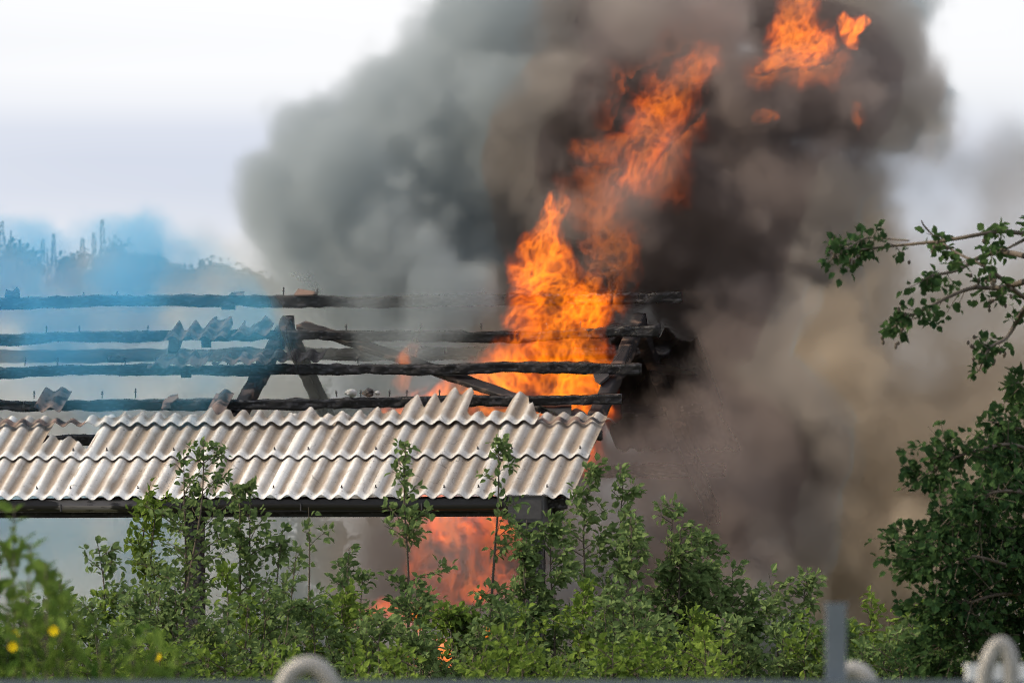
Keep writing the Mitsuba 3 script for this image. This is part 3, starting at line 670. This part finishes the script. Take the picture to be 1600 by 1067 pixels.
def flame(label, caps, Y0, depth, bright, seed, layers=9, res=0.016, heat=0.0, name='flame'):
    """hot gas as wrinkled glowing sheets one behind the other; caps: chains of (px, py, radius px)"""
    segs = []
    for chain in caps:
        wt = 1.0
        if isinstance(chain[0], float):
            wt, chain = chain[0], chain[1:]
        P = [(at(x, y, Y0), r / ppm(Y0)) for x, y, r in chain]
        segs += [(a, b, wt) for a, b in (zip(P[:-1], P[1:]) if len(P) > 1 else [(P[0], P[0])])]
    allp = np.array([[p[0], p[2], r] for s in segs for p, r in s[:2]])
    x0, x1 = (allp[:, 0] - allp[:, 2] * 1.5).min(), (allp[:, 0] + allp[:, 2] * 1.5).max()
    z0, z1 = (allp[:, 1] - allp[:, 2] * 1.5).min(), (allp[:, 1] + allp[:, 2] * 1.5).max()
    xs, zs = np.arange(x0, x1, res), np.arange(z0, z1, res)
    ms, cs = [], []
    for k in range(layers):
        o = (k + 0.5) / layers * 2 - 1
        X, Zz = np.meshgrid(xs, zs, indexing='ij')
        X = X + 0.4 * res * k; Zz = Zz + 0.4 * res * (k % 3)
        q = np.stack([X, np.full_like(X, o * depth * 0.8), Zz], -1)
        Yd = Y0 + o * depth + 0.30 * depth * 2 * (meshkit.fbm(q * [1.3, 1.3, 1.0] + seed, 3, seed + k) - 0.5)
        # turbulent coordinates, drawn upwards
        w1 = meshkit.fbm(q * [1.6, 1.6, 1.2] + 3.1 * seed, 4, seed + 1) - 0.5; w2 = meshkit.fbm(q * [1.6, 1.6, 1.2] + 7.7 * seed, 4, seed + 2) - 0.5
        w3 = meshkit.fbm(q * [5, 3, 4] + seed, 3, seed + 5) - 0.5
        Xw, Zw = X + 0.55 * w1 + 0.22 * w3, Zz + 0.55 * w2
        f = np.full(X.shape, -1.0); wgt = np.ones(X.shape)
        for (a, ra), (b, rb), wt in segs:
            d = np.array([b[0] - a[0], b[2] - a[2]]); L2 = d @ d + 1e-9
            t = np.clip(((Xw - a[0]) * d[0] + (Zw - a[2]) * d[1]) / L2, 0, 1)
            r = ra + (rb - ra) * t
            g = 1 - np.hypot(Xw - a[0] - t * d[0], Zw - a[2] - t * d[1]) / r
            better = (np.clip(g + 0.15, 0, 1) * wt > np.clip(f + 0.15, 0, 1) * wgt) | ((f < -0.15) & (g > f))
            f = np.where(better, g, f); wgt = np.where(better, wt, wgt)
        f = f - 0.35 * o * o
        qq = np.stack([X + 0.5 * w1, q[..., 1] * 1.5, Zz + 0.8 * w2], -1)
        rid = 1 - 2 * np.abs(meshkit.fbm(qq * [13, 6, 7.5] + 1.7 * k, 4, seed + 8) - 0.5)          # bright curling filaments
        big = meshkit.fbm(qq * [4.0, 2.0, 2.6] + 2.3 * seed, 4, seed + 11)
        body = np.clip((f + 0.55 * (big - 0.5) + 0.04) / 0.5, 0, 1); body = body * body * (3 - 2 * body)
        I = body * (0.30 + 4.8 * np.clip(rid - 0.60, 0, 1) ** 1.4) * np.clip(0.05 + 2.8 * (big - 0.32), 0.02, 1.9)
        I *= 0.36 * bright * ndimage.gaussian_filter(wgt, 3) / (layers * 0.66)
        h = np.clip(heat + 0.45 * body * np.clip((rid - 0.6) * 3, 0, 1) + 0.5 * np.clip(f, 0, 1), 0, 1)[..., None]
        col = I[..., None] * (np.array([1.0, 0.105, 0.004]) * (1 - h) + np.array([1.0, 0.235, 0.004]) * h)
        n0, n1 = X.shape
        idx = np.arange(n0 * n1).reshape(n0, n1)
        q4 = np.stack([idx[:-1, :-1], idx[1:, :-1], idx[1:, 1:], idx[:-1, 1:]], -1).reshape(-1, 4)
        Iq = I.reshape(-1)[q4].max(1)
        q4 = q4[Iq > 0.004 * bright / layers]
        V = np.stack([X, Yd, Zz], -1).reshape(-1, 3)
        used, inv = np.unique(q4, return_inverse=True); inv = inv.reshape(-1, 4)
        if not len(used): continue
        V, C = V[used], col.reshape(-1, 3)[used]
        F = np.vstack([inv[:, [0, 1, 2]], inv[:, [0, 2, 3]]])
        ms.append((V, F) if k % 3 != 2 else (V, F[:, ::-1])); cs.append(C)      # some sheets glow to the front, some to the rear
    off, VV, FF = 0, [], []
    rims = [int(C.sum(1).argmin()) for C in cs]
    for V, F in ms:
        VV.append(V); FF.append(F + off); off += len(V)
    base = np.cumsum([0] + [len(V) for V, _ in ms])
    for k in range(len(ms) - 1):                               # the sheets hang together at a faint corner
        F = ms[k][1]; face = F[(F == rims[k]).any(1)][0]; other = face[face != rims[k]][0]
        FF.append(np.array([[base[k] + rims[k], base[k] + other, base[k + 1] + rims[k + 1]]]))
    key = num(name)
    labels[key] = {'label': label, 'category': 'flame'}
    scene[key] = mikit.ply((np.vstack(VV), np.vstack(FF)), 'flame_gas', smooth=True, color=np.vstack(cs),
                           emitter={'type': 'area', 'radiance': {'type': 'mesh_attribute', 'name': 'vertex_color'}})

if 'f' not in QUICK:
    flame('tall orange flame rising through the bare purlins and over the ridge', [[(880, 660, 75), (880, 600, 90), (880, 530, 80), (870, 470, 70), (850, 420, 58), (848, 360, 36), (865, 312, 16)],
          [(640, 650, 34), (730, 610, 50), (800, 580, 60)], [(930, 640, 28), (930, 560, 36), (915, 440, 28)], [0.45, (620, 590, 14), (640, 545, 10)], [0.35, (640, 655, 70), (760, 640, 90), (880, 600, 85)], [0.14, (930, 470, 60), (950, 380, 60), (920, 300, 40)]], 3.75, 0.55, 1.75, 21, layers=4, heat=0.02)
    flame('orange fireball in the middle of the smoke column', [[(1000, 275, 30), (1015, 205, 55), (1045, 150, 60), (1090, 110, 36)], [0.6, (905, 240, 22), (985, 235, 34)], [0.35, (940, 330, 16), (1000, 280, 24)], [0.13, (900, 300, 50), (960, 260, 70), (1060, 60, 60), (1120, 40, 40)], [0.25, (1040, 280, 50), (1060, 200, 60)]], 4.2, 0.5, 0.85, 35, layers=4, heat=-0.15)
    flame('bright fireball at the top of the smoke column', [[(1200, 110, 16), (1225, 60, 48), (1240, -20, 45)], [(1225, 70, 36), (1270, 75, 34)], [(1190, 110, 18), (1260, 100, 16)], [0.2, (1180, 120, 40), (1300, 110, 40)], [0.4, (1205, 192, 12), (1180, 186, 10)], [0.3, (1345, 185, 14), (1350, 205, 10)]], 4.4, 0.45, 1.15, 47, layers=4)
    flame('small stray flame lick right of the top fireball', [[(1310, 30, 10), (1332, 44, 15), (1352, 34, 10)], [0.5, (1330, 40, 14), (1344, 66, 9)]], 4.4, 0.2, 0.95, 53, layers=2, res=0.018)
    flame('red flame burning inside the hall under the gutter', [[(700, 800, 50), (715, 860, 48), (730, 925, 30)], [(780, 800, 40), (775, 880, 34)], [(560, 960, 26), (640, 960, 20)], [0.35, (660, 820, 60), (700, 900, 80), (790, 880, 60)]], 0.45, 0.35, 0.8, 61, layers=3, heat=-0.4)
    flame('low flame among the shrubs at the foot of the hall', [[(642, 1030, 18), (650, 985, 12)], [(690, 1050, 26), (686, 1005, 17)], [(748, 1005, 13), (757, 982, 9)], [(640, 965, 12), (660, 955, 9)]], -12.3, 0.2, 1.5, 71, layers=3, res=0.018)

# ------------------------------------------------------------------ shrubs and saplings in front of the hall
def branch_leaves(R, pts, n, spread, wind):
    """positions and axes of n leaves along a polyline"""
    t = R.uniform(0.12, 1.0, n) * (len(pts) - 1); i = np.minimum(t.astype(int), len(pts) - 2); f = (t - i)[:, None]
    p = pts[i] * (1 - f) + pts[i + 1] * f
    d = unit(pts[i + 1] - pts[i])
    a = unit(R.normal(0, 1, (n, 3)) + 0.5 * d + wind)
    return p + a * R.uniform(0.01, spread, (n, 1)), a

def sapling(key, px, py, Y, width, seed, leaf='leaf_mid', nb=26, per=26, size=0.078, wind=0.55, lean=0.0, bare=0.15, stems=1, bottom=0.9, lw=0.72):
    """a young tree: curved stem, rising side shoots, leaves all along them; top at picture point (px, py), width in px at the foot of its crown"""
    R = rng(seed)
    top = at(px, py, Y)
    W = width / ppm(Y)
    woods, P, A = [], [], []
    for sidx in range(stems):
        off = R.normal(0, 0.22 * W, 2) if sidx else np.zeros(2)
        tp = top + [off[0] * 2.2, off[1], -abs(R.normal(0, 0.25)) if sidx else 0]
        base = np.array([tp[0] - lean - off[0] * 0.8, Y + off[1] * 0.3, 0.0])
        mid = base * 0.45 + tp * 0.55 + [R.normal(0, 0.05) - 0.03, 0, 0]
        stem = spline([base, base * 0.75 + mid * 0.25 + [R.normal(0, .03), 0, 0], mid, mid * 0.4 + tp * 0.6 + [R.normal(0, .03), R.normal(0, .03), 0], tp], 26)
        H = tp[2]
        woods.append(tube(stem, np.linspace(0.006 + 0.0055 * H, 0.003, 26), 5))
        z = stem[:, 2]
        n_b = int(nb * 0.75) if sidx == 0 else int(nb * 0.5)
        zs = R.uniform(max(bottom, 0.2), H * 0.985, n_b) if sidx == 0 else R.uniform(max(bottom, H * 0.45), H * 0.985, n_b)
        for zz in zs:
            k = np.interp(zz, z, np.arange(26)); i = int(min(k, 24)); p0 = stem[i] + (stem[i + 1] - stem[i]) * (k - i)
            rel = (H - zz) / max(H - bottom, 0.5)
            L = W * 0.66 * (0.12 + 0.95 * rel ** 0.62) * R.uniform(0.4, 1.3)
            a = R.uniform(0, 2 * np.pi)
            d = unit(np.array([np.cos(a), 0.7 * np.sin(a), R.uniform(0.35, 1.1)]))
            p1 = p0 + d * L * 0.5; p2 = p0 + d * L + np.array([0.10 * wind * L, 0, -0.10 * L])
            tw = spline([p0, p1, p2], 6)
            woods.append(tube(tw, np.linspace(0.005, 0.002, 6), 4, cap=False))
            nl = max(4, int(0.55 * per * (0.3 + L / max(W * 0.5, 0.2))))
            p, ax = branch_leaves(R, tw, nl, 0.055, np.array([wind, 0, -0.12])); P.append(p); A.append(ax)
            for _ in range(2):                                       # twigs
                q0 = tw[R.integers(2, 5)]; q1 = q0 + unit(np.array([R.normal(0.15, .6), R.normal(0, .5), R.uniform(0.1, 0.9)])) * L * R.uniform(0.25, 0.5)
                p, ax = branch_leaves(R, np.array([q0, q1]), max(3, nl // 3), 0.05, np.array([wind, 0, -0.12])); P.append(p); A.append(ax)
                woods.append(tube([q0, q1], [0.0028, 0.0015], 3, cap=False))
        p, ax = branch_leaves(R, stem[16:], 14, 0.06, np.array([wind, 0, 0.0])); P.append(p); A.append(ax)
    P, A = np.vstack(P), np.vstack(A); n = len(P)
    keep = P[:, 2] > 0.5
    P, A = P[keep], A[keep]; n = len(P)
    Ls = size * R.uniform(0.6, 1.2, n)
    nrm = R.normal(0, 0.55, (n, 3)) + [0.0, -0.35, 0.9]
    part(key, 'stem', cat(woods), 'bark', smooth=True)
    part(key, 'leaves', leaves(P, A, nrm, Ls, Ls * lw), leaf, kind='stuff')

SAP = [  # label, px, py, Y, width, kw
    ('leafy young poplar left of the hall\'s middle, its tip against the pale roof sheets', 318, 688, -11.0, 190, dict(nb=44, per=26, stems=2, leaf='leaf_mid', lean=0.25, bottom=1.0)),
    ('slender shoot with a drooping side branch at the left, before the bright opening', 150, 838, -12.0, 120, dict(nb=24, per=20, leaf='leaf_mid', lean=-0.45)),
    ('bushy sapling just left of the poplar, before the gutter', 236, 752, -10.5, 120, dict(nb=30, per=24, stems=2, leaf='leaf_fresh')),
    ('bushy sapling just right of the poplar, reaching the gutter', 392, 752, -10.5, 130, dict(nb=34, per=22, stems=3)),
    ('thin sapling with bare lower shoots left of the flames', 482, 792, -11.5, 110, dict(nb=22, per=16, stems=3)),
    ('low loose sapling in front of the grey smoke under the gutter', 548, 868, -11.0, 110, dict(nb=24, per=18, stems=2)),
    ('upright sapling with a dense tip standing left of the red flame', 634, 692, -11.0, 110, dict(nb=40, per=24, lean=0.05)),
    ('slender airy sapling with a bare dark stem right in front of the red flame', 778, 668, -11.0, 100, dict(nb=32, per=20, lean=0.12, leaf='leaf_mid')),
    ('wind-swept bush before the hall\'s boxed roof corner', 928, 724, -10.5, 140, dict(nb=54, per=30, stems=2, wind=0.9, leaf='leaf_mid')),
    ('wind-swept bush right of the hall\'s corner, before lavender smoke', 1052, 784, -10.8, 130, dict(nb=46, per=26, stems=3, wind=0.9)),
    ('short wind-swept sapling between the roof corner and the brown smoke', 985, 800, -11.5, 90, dict(nb=26, per=20, wind=0.9, stems=2)),
    ('feathery sapling behind the green strip, before the lavender smoke right of the hall', 1102, 835, -10.2, 120, dict(nb=40, per=24, stems=3, wind=0.9)),
    ('dark feathery low sapling farther right of the hall, at the lavender smoke\'s edge', 1145, 875, -10.8, 120, dict(nb=36, per=22, stems=3, wind=0.9)),
    ('bushy sapling hiding the foot of the hall\'s corner post', 862, 806, -11.5, 110, dict(nb=46, per=28, stems=3, wind=0.7)),
    ('low sapling at the edge of the brown smoke, left of the fence post', 1180, 915, -10.5, 110, dict(nb=26, per=22, stems=2, wind=0.8)),
    ('leafy sapling left beside the blurred fence post', 1262, 890, -11.5, 110, dict(nb=30, per=22, stems=3, wind=0.8)),
    ('sapling with upswept shoots right behind the blurred fence post', 1362, 912, -11.5, 110, dict(nb=28, per=20, stems=3, wind=0.9, leaf='leaf_fresh')),
    ('thin yellowish sapling between the fence post and the alder', 1432, 945, -12.5, 100, dict(nb=22, per=18, stems=3, wind=0.8, leaf='leaf_fresh')),
]
if 'v' not in QUICK:
    for k, (lab, px, py, Y, w, kw) in enumerate(SAP):
        sapling(thing('sapling', lab, 'sapling'), px, py, Y, w, 400 + k, **kw)
    R_ = rng(31)
    k = 0
    for px in range(-30, 1480, 62):
        py = 935 + R_.uniform(-22, 34) + (30 if px > 1100 else 0) + (-20 if 180 < px < 480 else 0)
        key = thing('shrub', 'low leafy shrub in the dense green strip along the foot of the picture', 'shrub', group='shrubs of the green strip before the hall')
        sapling(key, px + R_.uniform(-18, 18), py, -14.0 + R_.uniform(-2.5, 2.0), 150, 500 + k, leaf=('leaf_fresh', 'leaf_mid', 'leaf_mid')[k % 3], nb=30, per=24, stems=3, wind=0.4, size=0.074, bottom=0.7)
        k += 1
    # a nearer row of bright weeds closes the lower edge
    for px in range(-20, 1130, 95):
        key = thing('bright_shrub', 'bright yellow-green low shrub at the lower edge of the picture', 'shrub', group='bright low shrubs nearest the camera')
        sapling(key, px + R_.uniform(-30, 30), 988 + R_.uniform(-15, 35), -30 + R_.uniform(-3, 3), 170, 600 + k, leaf='leaf_fresh', nb=22, per=20, stems=3, wind=0.2, size=0.066, bottom=0.6)
        k += 1

# ------------------------------------------------------------------ the alder on the right
if 'v' not in QUICK:
    YA = -34.0
    alder = thing('alder_tree', 'dark green alder leaning in from the right edge, its upper bough reaching left', 'tree')
    R_ = rng(91)
    boughs = [  # picture points of each bough, leaf count, spread (m)
        ([(1760, 520), (1680, 400), (1600, 365), (1560, 362), (1500, 372), (1440, 380), (1390, 385), (1330, 392), (1296, 396)], 130, 0.16),
        ([(1760, 560), (1680, 500), (1610, 470), (1570, 440), (1530, 412), (1490, 392), (1450, 360), (1440, 345)], 120, 0.15),
        ([(1600, 440), (1560, 450), (1520, 450), (1470, 470), (1430, 490), (1402, 500)], 190, 0.16),
        ([(1600, 400), (1550, 395), (1500, 420), (1460, 430), (1440, 440)], 100, 0.13),
        ([(1610, 470), (1590, 500), (1570, 530), (1545, 545), (1530, 580)], 130, 0.13),
        ([(1700, 380), (1640, 365), (1590, 380), (1550, 400)], 110, 0.14),
        ([(1420, 376), (1370, 372), (1345, 375), (1320, 390)], 150, 0.13),
        
        ([(1760, 820), (1680, 760), (1600, 700), (1540, 700), (1480, 720), (1446, 742)], 330, 0.22),
        ([(1760, 860), (1680, 800), (1600, 770), (1550, 770), (1500, 790)], 420, 0.30),
        ([(1780, 900), (1690, 860), (1600, 830), (1520, 820), (1460, 830), (1415, 842)], 430, 0.24),
        ([(1780, 960), (1690, 910), (1600, 890), (1530, 870), (1470, 870), (1435, 880)], 420, 0.24),
        ([(1780, 1020), (1690, 960), (1610, 930), (1550, 930), (1500, 945), (1455, 945)], 420, 0.26),
        ([(1780, 1090), (1690, 1030), (1600, 1000), (1540, 990), (1490, 1000), (1450, 1020)], 460, 0.28),
        ([(1780, 1150), (1690, 1090), (1600, 1060), (1530, 1050), (1480, 1060)], 420, 0.28),
        ([(1760, 800), (1690, 710), (1630, 650), (1592, 598)], 170, 0.17), ([(1740, 820), (1660, 720), (1600, 672), (1560, 660)], 170, 0.17),
        ([(1700, 880), (1620, 850), (1570, 860), (1540, 900)], 420, 0.3), ([(1700, 780), (1620, 740), (1580, 740)], 320, 0.26), ([(1700, 980), (1620, 960), (1570, 970)], 380, 0.3),
    ]
    P, A, W, C = [], [], [], []
    for b, n, sp in boughs:
        thick = 0.022 if b[0][0] > 1590 else 0.006
        n = int(n * (2.1 if b[0][1] > 640 else 1.0))
        dy = R_.uniform(-0.5, 0.5)
        pts = spline([at(x, y, YA + dy + 0.35 * math.sin(j * 1.3)) for j, (x, y) in enumerate(b)], 5 * len(b))
        W.append(tube(pts, np.linspace(thick, 0.004, len(pts)), 6))
        nt = max(6, n // 9)
        for _ in range(nt):                                         # twigs carrying tufts of leaves
            i = R_.integers(int(len(pts) * 0.25), len(pts))
            d = unit(np.array([R_.normal(-0.5, 0.6), R_.normal(0, 0.7), R_.normal(-0.1, 0.6)]))
            q0 = pts[i]; q1 = q0 + d * sp * R_.uniform(0.4, 1.3)
            W.append(tube([q0, q1], [0.004, 0.002], 3, cap=False))
            m = max(4, int(n / nt * R_.uniform(0.5, 1.6)))
            tt = R_.uniform(0.3, 1.0, (m, 1)); a = unit(R_.normal(0, 1, (m, 3)) + 0.7 * d + [0, 0, -0.25])
            P.append(q0 + (q1 - q0) * tt + a * R_.uniform(0, 0.05, (m, 1))); A.append(a)
            if R_.random() < 0.25 and n < 200:
                for _ in range(4):
                    c = trimesh.creation.icosphere(1, 0.011); c.apply_scale([1, 1, 1.5]); c.apply_translation(q1 + R_.normal(0, 0.03, 3) - [0, 0, 0.03]); C.append(c)
    P, A = np.vstack(P), np.vstack(A); n = len(P)
    Ls = 0.066 * R_.uniform(0.55, 1.15, n)
    tr = spline([[*at(1830, 1010, YA)[:2], 0], at(1800, 800, YA), at(1770, 500, YA), at(1740, 250, YA)], 20)
    part(alder, 'trunk', tube(tr, np.linspace(0.13, 0.05, 20), 10), 'bark', smooth=True)
    part(alder, 'boughs', cat(W), 'bark', smooth=True)
    part(alder, 'leaves', leaves(P, A, R_.normal(0, 0.6, (n, 3)) + [0, -0.4, 0.8], Ls, Ls * 0.88, cup=0.14), 'leaf_dark', kind='stuff')
    part(alder, 'cones', cat(C), 'bark', smooth=True, kind='stuff')

# ------------------------------------------------------------------ blurred weeds, lower left
def weed(px, py, Y, seed, flower=None, label='', group=None):
    R = rng(seed); key = thing('weed', label, 'weed', group)
    top = at(px, py, Y); base = np.array([top[0] + R.normal(0, 0.05), Y, 0.0])
    stem = spline([base, base * 0.5 + top * 0.5 + [R.normal(0, .03), 0, 0], top], 16)
    woods = [tube(stem, np.linspace(0.006, 0.003, 16), 5)]
    P, A = [], []
    for zz in np.arange(0.75, top[2] - 0.01, 0.045):
        k = np.interp(zz, stem[:, 2], np.arange(16)); i = int(min(k, 14)); p = stem[i] + (stem[i + 1] - stem[i]) * (k - i)
        a0 = R.uniform(0, 6.3)
        for a in (a0, a0 + np.pi):
            P.append(p); A.append([np.cos(a), np.sin(a), R.uniform(0.4, 1.2)])
        if R.random() < 0.30 and zz < top[2] - 0.1:
            L = R.uniform(0.08, 0.22); d = unit(np.array([np.cos(a0), 0.6 * np.sin(a0), 1.2])); q = p + d * L
            woods.append(tube([p, q], [0.003, 0.002], 4))
            for t in np.linspace(0.3, 1, 7):
                P.append(p + d * L * t); A.append(R.normal(0, 0.7, 3) + [0, 0, 0.6])
    P, A = np.array(P), np.array(A, float); n = len(P); Ls = 0.08 * R.uniform(0.6, 1.2, n)
    part(key, 'stem', cat(woods), 'bark', smooth=True)
    part(key, 'leaves', leaves(P, A, R.normal(0, .4, (n, 3)) + [0, -.3, 1.0], Ls, Ls * 0.5), 'leaf_weed', kind='stuff')
    for (fx, fy) in flower or []:
        c = at(fx, fy, Y - 0.05)
        a = np.arange(12) * 2 * np.pi / 12
        ax = np.stack([np.cos(a), -0.4 * np.abs(np.sin(a * 2)) - 0.2, np.sin(a)], 1)
        part(key, 'flower', leaves(np.repeat(c[None], 12, 0), ax, np.repeat([[0.1, -1, 0.2]], 12, 0), 0.022, 0.013), 'petal')
if 'v' not in QUICK:
    for k, (px, py, fl, lab) in enumerate([(22, 788, None, 'tallest blurred weed at the left edge'), (-8, 850, None, 'blurred weed cut by the left edge'), (48, 850, [(20, 1010)], 'blurred weed second from the left, beside the far post'), (72, 880, [(84, 985)], 'blurred weed with one yellow flower beside the bright opening'),
                                           (95, 908, None, 'blurred short-tipped weed in the bright opening'), (12, 900, None, None), (40, 940, None, None), (120, 950, None, None), (150, 965, None, None), (180, 985, None, None), (70, 960, None, None), (210, 1000, None, None), (245, 1010, [(245, 1025)], 'low blurred weed with a yellow flower near the bottom edge'),
                                           (25, 980, [(24, 992)], 'low blurred weed with a yellow flower at the left edge'), (275, 1020, None, None), (105, 1000, None, None), (160, 1020, None, None)]):
        weed(px, py, -62 - (k % 4) * 1.2, 700 + k, fl, lab or 'low blurred green weed in the clump at the lower left', None if lab else 'blurred weeds of the lower left clump')

# ------------------------------------------------------------------ fence and hose bends nearest the camera
YF = -75.0
fence = thing('metal_fence', 'blurred grey steel fence post and top rail at the bottom edge, right of the middle', 'fence')
t = at(1306, 946, YF); pw = 31 / ppm(YF)
pm = trimesh.creation.box([pw, pw, t[2]]); pm.apply_translation([t[0], t[1], t[2] / 2]); part(fence, 'post', pm, 'galvanised')
pcap = trimesh.creation.box([pw * 1.15, pw * 1.15, 0.008]); pcap.apply_translation([t[0], t[1], t[2] + 0.0045]); part(fence, 'post_cap', pcap, 'galvanised')
zr = at(800, 1061.5, YF - 0.05)[2]
part(fence, 'rail', box_between([-3.0, YF - 0.06, zr - 0.03], [3.0, YF - 0.06, zr - 0.03], 0.05, 0.06), 'galvanised')

def hose(label, pts, r, Y):
    key = thing('hose_bend', label, 'pipe')
    p = spline([at(x, y, Y) for x, y in pts], 180)
    # corrugated flexible pipe: rings along it
    m = tube(p, r / ppm(Y) * (1 + 0.03 * np.cos(np.arange(180) * np.pi / 2)), 16)
    scene[key] = mikit.ply(m, 'hose', smooth=True)
hose('blurred pale bent pipe arching up from the bottom edge left of the middle', [(432, 1120), (440, 1085), (450, 1058), (468, 1042), (490, 1040), (508, 1054), (520, 1080), (528, 1115)], 15, YF - 1)
hose('blurred pale bent pipe right behind the fence post at the bottom edge', [(1296, 1110), (1300, 1075), (1315, 1052), (1338, 1047), (1356, 1062), (1366, 1090), (1370, 1120)], 14, YF + 1.2)
hose('tallest blurred pale bent pipe at the lower right corner', [(1530, 1120), (1536, 1080), (1542, 1040), (1555, 1012), (1568, 1008), (1578, 1030), (1580, 1070), (1581, 1120)], 13, YF - 1)
bm = trimesh.creation.box([0.17, 0.1, 0.12]); bm.apply_translation(at(1560, 1078, YF + 0.6)); 
key = thing('white_box', 'blurred white box behind the tallest bent pipe in the lower right corner', 'box')
part(key, 'body', bm, 'white_plastic')
lid = trimesh.creation.box([0.178, 0.108, 0.01]); lid.apply_translation(at(1560, 1078, YF + 0.6) + [0, 0, 0.066]); part(key, 'lid', lid, 'white_plastic')
